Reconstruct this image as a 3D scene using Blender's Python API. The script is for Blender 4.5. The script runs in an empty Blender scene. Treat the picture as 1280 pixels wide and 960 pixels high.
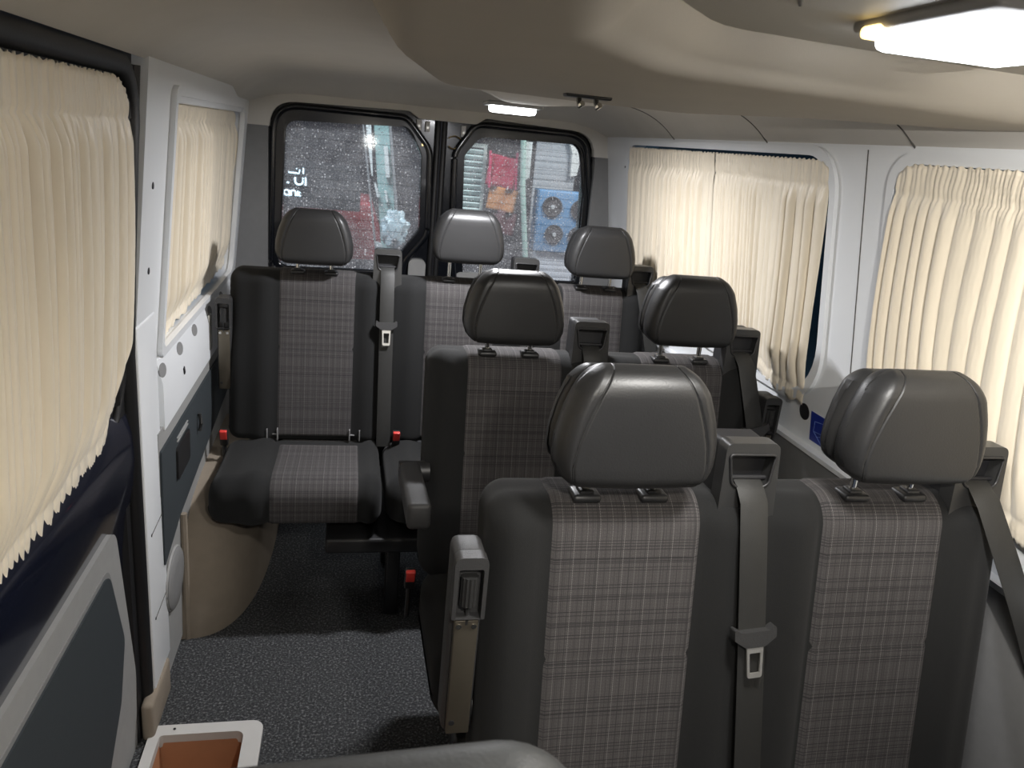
import bpy, bmesh, math, random, bisect
from math import sin, cos, pi, radians, sqrt, exp, tan
from mathutils import Vector, Matrix
random.seed(7)
S = bpy.context.scene
COL = S.collection

# ------------------------------------------------------------------ materials
def new_mat(name):
    m = bpy.data.materials.new(name); m.use_nodes = True
    nt = m.node_tree
    return m, nt, nt.nodes['Principled BSDF']
def N(nt, typ, **kw):
    n = nt.nodes.new(typ)
    for k, v in kw.items(): setattr(n, k, v)
    return n
def math_n(nt, op, a, b=None, c=None):
    n = N(nt, 'ShaderNodeMath', operation=op)
    for i, v in enumerate((a, b, c)):
        if v is None: continue
        if isinstance(v, (int, float)): n.inputs[i].default_value = v
        else: nt.links.new(v, n.inputs[i])
    return n.outputs[0]
def simple(name, col, rough=.5, metal=0., noise=0., nscale=60., bump=0., bscale=200., sheen=0., spec=None, coat=0., coords='Object'):
    m, nt, b = new_mat(name)
    b.inputs['Base Color'].default_value = (*col, 1)
    b.inputs['Roughness'].default_value = rough
    b.inputs['Metallic'].default_value = metal
    if sheen: b.inputs['Sheen Weight'].default_value = sheen; b.inputs['Sheen Roughness'].default_value = .5
    if spec is not None: b.inputs['Specular IOR Level'].default_value = spec
    if coat: b.inputs['Coat Weight'].default_value = coat; b.inputs['Coat Roughness'].default_value = .08
    tc = N(nt, 'ShaderNodeTexCoord')
    if noise:
        t = N(nt, 'ShaderNodeTexNoise'); t.inputs['Scale'].default_value = nscale; t.inputs['Detail'].default_value = 4
        nt.links.new(tc.outputs[coords], t.inputs['Vector'])
        mx = N(nt, 'ShaderNodeMix', data_type='RGBA')
        mx.inputs[6].default_value = (*[max(0, c*(1-noise)) for c in col], 1)
        mx.inputs[7].default_value = (*[min(1, c*(1+noise)) for c in col], 1)
        nt.links.new(t.outputs['Fac'], mx.inputs[0]); nt.links.new(mx.outputs[2], b.inputs['Base Color'])
    if bump:
        t2 = N(nt, 'ShaderNodeTexNoise'); t2.inputs['Scale'].default_value = bscale; t2.inputs['Detail'].default_value = 3
        nt.links.new(tc.outputs[coords], t2.inputs['Vector'])
        bp = N(nt, 'ShaderNodeBump'); bp.inputs['Strength'].default_value = bump; bp.inputs['Distance'].default_value = .002
        nt.links.new(t2.outputs['Fac'], bp.inputs['Height']); nt.links.new(bp.outputs['Normal'], b.inputs['Normal'])
    return m
M = {}
M['leather'] = simple('black_leather', (.017, .017, .0175), .42, bump=.12, bscale=350, noise=.1, nscale=30)
M['cloth'] = simple('charcoal_cloth', (.0115, .0118, .012), .9, spec=.25, sheen=.05, bump=.25, bscale=900, noise=.25, nscale=500)
M['cloth_dark'] = simple('dark_cloth', (.016, .017, .018), .9, bump=.2, bscale=900)
M['belt'] = simple('belt_webbing', (.021, .021, .020), .6, bump=.2, bscale=700, noise=.1)
M['plastic'] = simple('black_plastic', (.018, .018, .019), .42, bump=.05, bscale=600)
M['plastic_grey'] = simple('dark_grey_plastic', (.030, .030, .030), .32, bump=.1, bscale=500)
M['armrest'] = simple('armrest_plastic', (.036, .036, .037), .5, bump=.3, bscale=600, noise=.2, nscale=300)
M['chrome'] = simple('chrome', (.75, .74, .70), .18, 1.)
M['blade'] = simple('bright_steel', (.72, .71, .68), .42, .85, noise=.05)
M['steel'] = simple('satin_steel', (.50, .49, .45), .35, 1., noise=.1)
M['bronze'] = simple('bronze_plate', (.13, .115, .09), .42, .7, noise=.1, nscale=20)
M['red'] = simple('red_button', (.75, .06, .05), .35, noise=.05)
M['white'] = simple('white_paint', (.78, .80, .82), .32, noise=.03, nscale=4)
M['grey_trim'] = simple('grey_trim', (.30, .30, .295), .6, noise=.08, nscale=40, bump=.1, bscale=500)
M['grey_mid'] = simple('mid_grey_trim', (.21, .21, .21), .65, noise=.08, nscale=40, bump=.1, bscale=500)
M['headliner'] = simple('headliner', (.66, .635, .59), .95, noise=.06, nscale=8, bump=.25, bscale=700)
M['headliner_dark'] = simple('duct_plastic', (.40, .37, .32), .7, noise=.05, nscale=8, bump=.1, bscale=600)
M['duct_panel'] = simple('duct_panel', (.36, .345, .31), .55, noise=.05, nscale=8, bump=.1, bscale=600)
M['gloss_black'] = simple('gloss_black', (.006, .007, .010), .22, noise=.1, coat=.5)
M['navy_paint'] = simple('navy_paint', (.007, .009, .020), .25, noise=.2, nscale=6, coat=1.0, bump=.05, bscale=30)
M['rubber'] = simple('rubber_seal', (.010, .010, .011), .5, noise=.1, bump=.1)
M['insert_dark'] = simple('dark_panel_fabric', (.028, .036, .042), .8, noise=.15, nscale=300, bump=.2, bscale=800)
M['beige'] = simple('beige_carpet', (.245, .205, .16), .95, noise=.12, nscale=25, bump=.4, bscale=500)
M['step_rim'] = simple('step_rim', (.55, .54, .52), .45, noise=.06, nscale=20)
M['step_tan'] = simple('step_tan', (.42, .20, .105), .5, noise=.15, nscale=18)
M['blue_sticker'] = simple('blue_sticker', (.012, .03, .27), .35, noise=.05)
M['line_blue'] = simple('sticker_lines', (.18, .28, .62), .4, noise=.05)
M['dark_hole'] = simple('dark_hole', (.01, .01, .012), .6, noise=.1)
M['brass'] = simple('brass_wire', (.75, .55, .25), .3, 1., noise=.1)
M['front_grey'] = simple('front_seat_vinyl', (.022, .023, .023), .5, bump=.2, bscale=300, noise=.1)
M['groove'] = simple('groove_dark', (.09, .085, .08), .8, noise=.1)

def carpet():
    m, nt, b = new_mat('charcoal_carpet')
    tc = N(nt, 'ShaderNodeTexCoord')
    t = N(nt, 'ShaderNodeTexNoise'); t.inputs['Scale'].default_value = 150; t.inputs['Detail'].default_value = 3; t.inputs['Roughness'].default_value = .7
    nt.links.new(tc.outputs['Object'], t.inputs['Vector'])
    r = N(nt, 'ShaderNodeValToRGB'); e = r.color_ramp.elements
    e[0].position = .38; e[0].color = (.012, .013, .014, 1); e[1].position = .70; e[1].color = (.21, .212, .215, 1)
    x = r.color_ramp.elements.new(.54); x.color = (.045, .047, .05, 1)
    nt.links.new(t.outputs['Fac'], r.inputs['Fac']); nt.links.new(r.outputs['Color'], b.inputs['Base Color'])
    b.inputs['Roughness'].default_value = .95
    bp = N(nt, 'ShaderNodeBump'); bp.inputs['Strength'].default_value = .8; bp.inputs['Distance'].default_value = .004
    nt.links.new(t.outputs['Fac'], bp.inputs['Height']); nt.links.new(bp.outputs['Normal'], b.inputs['Normal'])
    return m
M['carpet'] = carpet()

def plaid():
    m, nt, b = new_mat('plaid_fabric')
    uv = N(nt, 'ShaderNodeUVMap'); uv.uv_map = 'UVMap'
    sp = N(nt, 'ShaderNodeSeparateXYZ'); nt.links.new(uv.outputs['UV'], sp.inputs[0])
    u, v = sp.outputs[0], sp.outputs[1]
    def line(c, p, off, hw):
        f = math_n(nt, 'FRACT', math_n(nt, 'DIVIDE', math_n(nt, 'ADD', c, off), p))
        d = math_n(nt, 'ABSOLUTE', math_n(nt, 'SUBTRACT', f, .5))
        n = N(nt, 'ShaderNodeMapRange', interpolation_type='SMOOTHSTEP')
        nt.links.new(d, n.inputs[0]); n.inputs[1].default_value = hw*.5/p; n.inputs[2].default_value = hw*1.15/p
        n.inputs[3].default_value = 1; n.inputs[4].default_value = 0
        return n.outputs[0]
    dark = None
    for (p, off, hw, k) in ((.061, 0, .0008, 1), (.061, .0048, .0008, 1), (.061, .0185, .0008, 1), (.061, .0235, .0008, 1), (.043, .010, .0007, .9), (.043, .0145, .0007, .9), (.083, .041, .0009, 1), (.083, .047, .0008, .9), (.0052, 0, .0007, .22)):
        l = math_n(nt, 'MULTIPLY', line(v, p, off, hw), k)
        dark = l if dark is None else math_n(nt, 'MAXIMUM', dark, l)
    for (p, off, hw, k) in ((.040, .005, .0007, .8), (.040, .012, .0006, .6), (.040, .029, .0007, .7), (.053, .020, .0008, .7), (.0045, 0, .0006, .3)):
        dark = math_n(nt, 'MAXIMUM', dark, math_n(nt, 'MULTIPLY', line(u, p, off, hw), k))
    light = math_n(nt, 'MAXIMUM', line(u, .040, .0, .0005), math_n(nt, 'MULTIPLY', line(u, .040, .020, .0005), .6))
    light = math_n(nt, 'MULTIPLY', light, math_n(nt, 'ADD', math_n(nt, 'MULTIPLY', line(v, .0034, 0, .0009), .6), .4))
    nz = N(nt, 'ShaderNodeTexNoise'); nz.inputs['Scale'].default_value = 420; nz.inputs['Detail'].default_value = 2
    mp = N(nt, 'ShaderNodeVectorMath', operation='MULTIPLY'); mp.inputs[1].default_value = (2.2, 1, 1)
    nt.links.new(uv.outputs['UV'], mp.inputs[0]); nt.links.new(mp.outputs[0], nz.inputs['Vector'])
    c0 = N(nt, 'ShaderNodeMix', data_type='RGBA'); c0.inputs[6].default_value = (.025, .0235, .0235, 1); c0.inputs[7].default_value = (.088, .081, .081, 1)
    nt.links.new(nz.outputs['Fac'], c0.inputs[0])
    c1 = N(nt, 'ShaderNodeMix', data_type='RGBA'); c1.inputs[7].default_value = (.014, .013, .014, 1)
    nt.links.new(math_n(nt, 'MULTIPLY', dark, .93), c1.inputs[0]); nt.links.new(c0.outputs[2], c1.inputs[6])
    c2 = N(nt, 'ShaderNodeMix', data_type='RGBA'); c2.inputs[7].default_value = (.30, .285, .28, 1)
    nt.links.new(math_n(nt, 'MULTIPLY', light, .45), c2.inputs[0]); nt.links.new(c1.outputs[2], c2.inputs[6])
    nt.links.new(c2.outputs[2], b.inputs['Base Color'])
    b.inputs['Roughness'].default_value = .95
    bp = N(nt, 'ShaderNodeBump'); bp.inputs['Strength'].default_value = .25; bp.inputs['Distance'].default_value = .001
    nt.links.new(nz.outputs['Fac'], bp.inputs['Height']); nt.links.new(bp.outputs['Normal'], b.inputs['Normal'])
    return m
M['plaid'] = plaid()

def satin(name, col):
    m, nt, b = new_mat(name)
    tc = N(nt, 'ShaderNodeTexCoord')
    mp = N(nt, 'ShaderNodeMapping'); mp.inputs['Scale'].default_value = (1, 1, .25)
    t = N(nt, 'ShaderNodeTexNoise'); t.inputs['Scale'].default_value = 30; t.inputs['Detail'].default_value = 5
    nt.links.new(tc.outputs['Object'], mp.inputs[0]); nt.links.new(mp.outputs[0], t.inputs['Vector'])
    mx = N(nt, 'ShaderNodeMix', data_type='RGBA'); mx.inputs[6].default_value = (*[c*.92 for c in col], 1); mx.inputs[7].default_value = (*[min(1, c*1.06) for c in col], 1)
    nt.links.new(t.outputs['Fac'], mx.inputs[0]); nt.links.new(mx.outputs[2], b.inputs['Base Color'])
    b.inputs['Roughness'].default_value = .46; b.inputs['Sheen Weight'].default_value = .3
    b.inputs['Subsurface Weight'].default_value = 0
    bp = N(nt, 'ShaderNodeBump'); bp.inputs['Strength'].default_value = .12; bp.inputs['Distance'].default_value = .002
    nt.links.new(t.outputs['Fac'], bp.inputs['Height']); nt.links.new(bp.outputs['Normal'], b.inputs['Normal'])
    return m
M['curtain'] = satin('cream_satin', (.82, .735, .59))

def dusty_glass():
    m, nt, b = new_mat('dusty_glass')
    out = nt.nodes['Material Output']; nt.nodes.remove(b)
    tc = N(nt, 'ShaderNodeTexCoord')
    tr = N(nt, 'ShaderNodeBsdfTransparent'); tr.inputs[0].default_value = (.86, .88, .90, 1)
    gl = N(nt, 'ShaderNodeBsdfGlossy'); gl.inputs['Roughness'].default_value = .05; gl.inputs[0].default_value = (.8, .85, .9, 1)
    df = N(nt, 'ShaderNodeBsdfDiffuse'); df.inputs[0].default_value = (.62, .62, .64, 1)
    sub = N(nt, 'ShaderNodeBsdfTranslucent'); sub.inputs[0].default_value = (.7, .7, .72, 1)
    a1 = N(nt, 'ShaderNodeAddShader'); nt.links.new(df.outputs[0], a1.inputs[0]); nt.links.new(sub.outputs[0], a1.inputs[1])
    vo = N(nt, 'ShaderNodeTexVoronoi'); vo.inputs['Scale'].default_value = 95
    nt.links.new(tc.outputs['Object'], vo.inputs['Vector'])
    nz = N(nt, 'ShaderNodeTexNoise'); nz.inputs['Scale'].default_value = 9; nz.inputs['Detail'].default_value = 5
    nt.links.new(tc.outputs['Object'], nz.inputs['Vector'])
    nz2 = N(nt, 'ShaderNodeTexNoise'); nz2.inputs['Scale'].default_value = 170; nz2.inputs['Detail'].default_value = 2
    nt.links.new(tc.outputs['Object'], nz2.inputs['Vector'])
    sz = N(nt, 'ShaderNodeSeparateColor'); nt.links.new(vo.outputs['Color'], sz.inputs[0])
    rad = math_n(nt, 'MULTIPLY', math_n(nt, 'POWER', sz.outputs[0], 2.5), .38)
    dot = N(nt, 'ShaderNodeMapRange'); nt.links.new(math_n(nt, 'SUBTRACT', rad, vo.outputs['Distance']), dot.inputs[0])
    dot.inputs[1].default_value = 0; dot.inputs[2].default_value = .10; dot.inputs[3].default_value = 0; dot.inputs[4].default_value = .75
    film = N(nt, 'ShaderNodeMapRange'); nt.links.new(nz.outputs['Fac'], film.inputs[0])
    film.inputs[1].default_value = .3; film.inputs[2].default_value = .75; film.inputs[3].default_value = .04; film.inputs[4].default_value = .16
    fine = N(nt, 'ShaderNodeMapRange'); nt.links.new(nz2.outputs['Fac'], fine.inputs[0])
    fine.inputs[1].default_value = .5; fine.inputs[2].default_value = .72; fine.inputs[3].default_value = 0; fine.inputs[4].default_value = .22
    fac = math_n(nt, 'MINIMUM', math_n(nt, 'ADD', math_n(nt, 'MAXIMUM', dot.outputs[0], fine.outputs[0]), film.outputs[0]), .9)
    mx = N(nt, 'ShaderNodeMixShader'); nt.links.new(fac, mx.inputs[0]); nt.links.new(tr.outputs[0], mx.inputs[1]); nt.links.new(a1.outputs[0], mx.inputs[2])
    mx2 = N(nt, 'ShaderNodeMixShader'); mx2.inputs[0].default_value = .012; nt.links.new(mx.outputs[0], mx2.inputs[1]); nt.links.new(gl.outputs[0], mx2.inputs[2])
    nt.links.new(mx2.outputs[0], out.inputs[0])
    return m
M['dusty'] = dusty_glass()
def clear_glass():
    m, nt, b = new_mat('tinted_glass')
    out = nt.nodes['Material Output']; nt.nodes.remove(b)
    tr = N(nt, 'ShaderNodeBsdfTransparent'); tr.inputs[0].default_value = (.45, .62, .72, 1)
    gl = N(nt, 'ShaderNodeBsdfGlossy'); gl.inputs['Roughness'].default_value = .03; gl.inputs[0].default_value = (.7, .85, .95, 1)
    tc = N(nt, 'ShaderNodeTexCoord'); nz = N(nt, 'ShaderNodeTexNoise'); nz.inputs['Scale'].default_value = 6
    nt.links.new(tc.outputs['Object'], nz.inputs['Vector'])
    mx = N(nt, 'ShaderNodeMixShader'); nt.links.new(math_n(nt, 'ADD', math_n(nt, 'MULTIPLY', nz.outputs['Fac'], .1), .05), mx.inputs[0])
    nt.links.new(tr.outputs[0], mx.inputs[1]); nt.links.new(gl.outputs[0], mx.inputs[2])
    nt.links.new(mx.outputs[0], out.inputs[0])
    return m
M['glass'] = clear_glass()
def emit(name, col, strength):
    m, nt, b = new_mat(name)
    b.inputs['Base Color'].default_value = (.9, .9, .9, 1)
    tc = N(nt, 'ShaderNodeTexCoord'); nz = N(nt, 'ShaderNodeTexNoise'); nz.inputs['Scale'].default_value = 30
    nt.links.new(tc.outputs['Object'], nz.inputs['Vector'])
    b.inputs['Emission Color'].default_value = (*col, 1)
    nt.links.new(math_n(nt, 'MULTIPLY', math_n(nt, 'ADD', math_n(nt, 'MULTIPLY', nz.outputs['Fac'], .2), .9), strength), b.inputs['Emission Strength'])
    return m
M['lamp'] = emit('lamp_lens', (.93, .96, 1.), 6)
M['lamp_amber'] = emit('lamp_lens_amber', (1., .70, .25), 1.6)
M['sign_glow'] = emit('sign_glow', (.55, .85, 1.), 1.1)

# ------------------------------------------------------------------ mesh helpers
def mk(name, bm, mat, parent=None, angle=35, kind=None, uv=None):
    if angle is not None:
        for f in bm.faces: f.smooth = True
    bmesh.ops.recalc_face_normals(bm, faces=bm.faces[:])
    me = bpy.data.meshes.new(name); bm.to_mesh(me); bm.free()
    if angle is not None: me.set_sharp_from_angle(angle=radians(angle))
    if isinstance(mat, (list, tuple)):
        for q in mat: me.materials.append(q)
    else: me.materials.append(mat)
    o = bpy.data.objects.new(name, me); COL.objects.link(o)
    if parent is not None: o.parent = parent
    if kind: o['kind'] = kind
    return o
def tag(o, label, cat, group=None):
    o['label'] = label; o['category'] = cat
    if group: o['group'] = group
    return o
def thing(name, label, cat, loc=(0, 0, 0), rotz=0, group=None):
    o = bpy.data.objects.new(name, None); COL.objects.link(o); o.empty_display_size = .1
    o.location = loc; o.rotation_euler = (0, 0, rotz)
    return tag(o, label, cat, group)
def struct(name, bm, mat, parent=None, angle=35):
    return mk(name, bm, mat, parent, angle, None if parent is not None else 'structure')
def rbox(bm, c, size, r=.005, rot=None, seg=3, taper=None):
    n0 = len(bm.verts)
    g = bmesh.ops.create_cube(bm, size=1.0)
    vs = g['verts']
    for v in vs:
        v.co = Vector((v.co.x*size[0], v.co.y*size[1], v.co.z*size[2]))
        if taper and v.co.z > 0: v.co.x *= taper[0]; v.co.y *= taper[1]
    es = list({e for v in vs for e in v.link_edges})
    if r > 0:
        bmesh.ops.bevel(bm, geom=es, offset=r, segments=seg, affect='EDGES', profile=.5)
    bm.verts.ensure_lookup_table()
    new = bm.verts[n0:] if r <= 0 else [v for v in bm.verts if v.index == -1 or v.index >= n0]
    new = list(bm.verts)[n0:]
    Mx = Matrix.Translation(Vector(c))
    if rot is not None: Mx = Mx @ rot.to_4x4()
    for v in new: v.co = Mx @ v.co
    return new
def box_obj(name, c, size, mat, parent=None, r=.005, rot=None, seg=3, taper=None, kind=None):
    bm = bmesh.new(); rbox(bm, c, size, r, rot, seg, taper)
    return mk(name, bm, mat, parent, kind=kind)
def tube(bm, pts, r, n=10, cap=True):
    pts = [Vector(p) for p in pts]; rings = []
    up = Vector((0, 0, 1))
    for i, p in enumerate(pts):
        t = (pts[min(i+1, len(pts)-1)] - pts[max(i-1, 0)]).normalized()
        a = t.cross(up)
        if a.length < 1e-3: a = t.cross(Vector((1, 0, 0)))
        a.normalize(); b = t.cross(a)
        rr = r[i] if isinstance(r, (list, tuple)) else r
        rings.append([bm.verts.new(p + (a*cos(2*pi*k/n) + b*sin(2*pi*k/n))*rr) for k in range(n)])
    for i in range(len(rings)-1):
        for k in range(n):
            bm.faces.new((rings[i][k], rings[i][(k+1) % n], rings[i+1][(k+1) % n], rings[i+1][k]))
    if cap: bm.faces.new(rings[0]); bm.faces.new(rings[-1])
def loft(bm, loops, cap=True, closed=True):
    R = [[bm.verts.new(p) for p in L] for L in loops]
    n = len(R[0])
    for i in range(len(R)-1):
        for k in range(n if closed else n-1):
            bm.faces.new((R[i][k], R[i][(k+1) % n], R[i+1][(k+1) % n], R[i+1][k]))
    if cap and closed:
        bm.faces.new(R[0]); bm.faces.new(R[-1])
    return R
def plate(bm, outer, holes, fmap, d0, d1):
    """flat outline with holes given in 2-D (a,b); fmap(a,b,d) -> xyz; real thickness d0..d1"""
    tops = []
    for d in (d0, d1):
        edges, loops = [], []
        for L in [outer] + list(holes):
            vs = [bm.verts.new((a, b, 0)) for a, b in L]
            es = [bm.edges.new((vs[i], vs[(i+1) % len(vs)])) for i in range(len(vs))]
            edges += es; loops.append(vs)
        bmesh.ops.triangle_fill(bm, use_beauty=True, use_dissolve=False, edges=edges, normal=(0, 0, 1))
        tops.append(loops)
        for vs in loops: pass
        for L in loops:
            for v in L: v.tag = True
        for L in loops:
            for v in L:
                if v.tag:
                    v.co = Vector(fmap(v.co.x, v.co.y, d)); v.tag = False
    for A, B in zip(*tops):
        n = len(A)
        for i in range(n):
            bm.faces.new((A[i], A[(i+1) % n], B[(i+1) % n], B[i]))
def rrect(a0, a1, b0, b1, r, n=8):
    """rounded rectangle outline (CCW); r a number or 4 radii for (a0b0, a1b0, a1b1, a0b1)"""
    R = r if isinstance(r, (list, tuple)) else (r,)*4
    P = []
    for (cx, cy, s, q) in ((a0, b0, 0, pi), (a1, b0, 1, 1.5*pi), (a1, b1, 2, 0), (a0, b1, 3, .5*pi)):
        rr = R[s]; ox = cx + rr*(1 if cx == a0 else -1); oy = cy + rr*(1 if cy == b0 else -1)
        if rr < 1e-6: P.append((cx, cy)); continue
        for i in range(n+1):
            t = q + .5*pi*i/n
            P.append((ox + rr*cos(t), oy + rr*sin(t)))
    return P
def round_poly(pts, r, n=6):
    """polygon with every corner rounded by radius r[i]"""
    out = []; m = len(pts)
    for i in range(m):
        p = Vector(pts[i]); a = Vector(pts[i-1]); b = Vector(pts[(i+1) % m])
        ri = r[i] if isinstance(r, (list, tuple)) else r
        u = (a-p).normalized(); v = (b-p).normalized()
        ang = u.angle(v); d = min(ri/tan(ang/2), (a-p).length*.49, (b-p).length*.49)
        if ri < 1e-6: out.append((p.x, p.y)); continue
        p0, p1 = p+u*d, p+v*d
        for k in range(n+1):
            t = k/n
            q = p0*(1-t)**2 + p*2*t*(1-t) + p1*t*t
            out.append((q.x, q.y))
    return out
def dense(L, step):
    out = []
    for i in range(len(L)):
        a, b = Vector(L[i]), Vector(L[(i+1) % len(L)])
        k = max(1, int((b-a).length/step))
        for j in range(k): q = a.lerp(b, j/k); out.append((q.x, q.y))
    return out
def sstep(a, b, x):
    t = min(1, max(0, (x-a)/(b-a))); return t*t*(3-2*t)
def strip(bm, pts, width, thick, side=Vector((1, 0, 0))):
    loops = []
    for i, p in enumerate(pts):
        p = Vector(p); t = (Vector(pts[min(i+1, len(pts)-1)]) - Vector(pts[max(i-1, 0)])).normalized()
        s = (side - t*side.dot(t)).normalized(); n = s.cross(t).normalized()
        h, w = thick/2, width/2
        loops.append([p+s*w+n*h*.3, p+s*w*.93+n*h, p-s*w*.93+n*h, p-s*w+n*h*.3, p-s*w-n*h*.3, p-s*w*.93-n*h, p+s*w*.93-n*h, p+s*w-n*h*.3])
    loft(bm, loops)

# ------------------------------------------------------------------ seats
def loop_rr(a0, a1, b0, b1, rad, start, step=.012):
    """closed rounded-rect loop as (a,b,na,nb,arc). rad for corners (a0b0,a1b0,a1b1,a0b1). start corner index; runs clockwise seen with a to the right"""
    C = [(a0, b0), (a0, b1), (a1, b1), (a1, b0)]; Rr = [rad[0], rad[3], rad[2], rad[1]]
    pts = []
    order = [(start+i) % 4 for i in range(4)]
    for i, k in enumerate(order):
        cx, cy = C[k]; r = Rr[k]; kn = order[(i+1) % 4]
        ox = cx + r*(1 if cx == a0 else -1); oy = cy + r*(1 if cy == b0 else -1)
        q = {0: -.5*pi, 1: pi, 2: .5*pi, 3: 0}[k]
        nn = 8
        for j in range(nn+1):
            t = q - .5*pi*j/nn
            pts.append((ox+r*cos(t), oy+r*sin(t), cos(t), sin(t)))
        # straight run to the next corner
        nx, ny = C[kn]; r2 = Rr[kn]
        t = q - .5*pi
        sx, sy = ox+r*cos(t), oy+r*sin(t)
        dx, dy = nx-cx, ny-cy; L = abs(dx)+abs(dy); ux, uy = dx/L, dy/L
        ex, ey = nx-ux*r2, ny-uy*r2
        LL = sqrt((ex-sx)**2+(ey-sy)**2); m = max(1, int(LL/step))
        for j in range(1, m): pts.append((sx+(ex-sx)*j/m, sy+(ey-sy)*j/m, cos(t), sin(t)))
    arc = 0; out = []
    for i, p in enumerate(pts):
        if i: arc += sqrt((p[0]-pts[i-1][0])**2+(p[1]-pts[i-1][1])**2)
        out.append((*p, arc))
    return out
def columns(x0, x1, R, step=.012):
    xs = [x0 + R*(1-cos(.5*pi*i/8)) for i in range(9)]
    n = int((x1-x0-2*R)/step)
    xs += [x0+R+(x1-x0-2*R)*i/n for i in range(1, n)]
    xs += [x1 - R*(1-cos(.5*pi*i/8)) for i in range(8, -1, -1)]
    return xs
def end_inset(x, x0, x1, R):
    d = min(x-x0, x1-x)
    return 0 if d >= R else R - sqrt(max(0, R*R-(R-d)**2))
REC = .17
def back_disp(x, z, seats):
    """padding relief of the front face (positive = towards the sitter)"""
    b = 0.
    for (c, hw) in seats:
        d = abs(x-c)
        b += .016*exp(-((d-hw-.045)/.035)**2)
        b -= .006*exp(-((d-hw)/.006)**2)
    return b
def pad_cushion(kind, x0, x1, seats, R, loop, tf, name, parent, insert_range, seams=()):
    front_n = (-1, 0) if kind == 'back' else (0, 1)
    def P(x, q, off):
        a, b, na, nb, arc = q
        w = max(0, na*front_n[0]+nb*front_n[1]) if kind == 'back' else max(0, nb, -na)
        e = end_inset(x, x0, x1, R)
        o = -e + off + w*back_disp(x, b, seats)
        return tf(x, a+na*o, b+nb*o)
    bm = bmesh.new()
    loft(bm, [[P(x, q, 0) for q in loop] for x in columns(x0, x1, R)])
    main = mk(name, bm, M['cloth'], parent, 60)
    # woven centre panels
    for (c, hw) in seats:
        bm = bmesh.new(); uvl = bm.loops.layers.uv.new('UVMap')
        qs = [q for q in loop if insert_range[0] <= q[4] <= insert_range[1]]
        nx = 20; G = []; U = []
        for i in range(nx+1):
            x = c-hw + 2*hw*i/nx; row = []; ur = []
            for j, q in enumerate(qs):
                ed = min(1, min(i, nx-i)/1.0)
                off = -.001 + .004*ed
                for s in seams: off -= .0022*exp(-((q[4]-s)/.004)**2)
                if j in (0, len(qs)-1): off = -.002
                row.append(bm.verts.new(P(x, q, off))); ur.append((x, q[4]))
            G.append(row); U.append(ur)
        for i in range(nx):
            for j in range(len(qs)-1):
                f = bm.faces.new((G[i][j], G[i+1][j], G[i+1][j+1], G[i][j+1]))
                for l, (ii, jj) in zip(f.loops, ((i, j), (i+1, j), (i+1, j+1), (i, j+1))): l[uvl].uv = U[ii][jj]
        o = mk('fabric_panel', bm, M['plaid'], main, 60)
        o['label'] = 'checked woven centre panel'
    return main
def backrest(parent, x0, x1, seats):
    z0, z1, T = .475, 1.045, .125
    loop = loop_rr(0, T, z0, z1, (.03, .03, .05, .045), 0, .008)
    tf = lambda x, a, b: (x, a-(1.0-b)*REC, b)
    arc_top = z1-z0
    return pad_cushion('back', x0, x1, seats, .04, loop, tf, 'backrest', parent, (.03, arc_top+.10), (.338,))
def cushion(parent, x0, x1, seats):
    y0, y1, z0, z1 = -.47, -.055, .335, .475
    loop = loop_rr(y0, y1, z0, z1, (.03, .03, .03, .07), 2, .010)   # starts at the top rear edge
    # run: corner a1b1 -> goes down the rear ; reverse to run forward over the top
    loop = loop[::-1]; tot = loop[0][4]
    loop = [(a, b, na, nb, tot-arc) for (a, b, na, nb, arc) in loop]
    # find where top starts
    tf = lambda x, a, b: (x, a, b + .02*sstep(-.15, -.5, a) + 0)
    k = next(i for i, q in enumerate(loop) if q[3] < -.99)
    tl = [q for q in loop if q[3] > .99 or (q[2] < -.01 and q[3] >= -.01)]
    lo, hi = min(q[4] for q in tl), max(q[4] for q in tl)
    return pad_cushion('cush', x0, x1, seats, .05, loop, tf, 'seat_cushion', parent, (lo+.02, hi), ())
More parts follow.
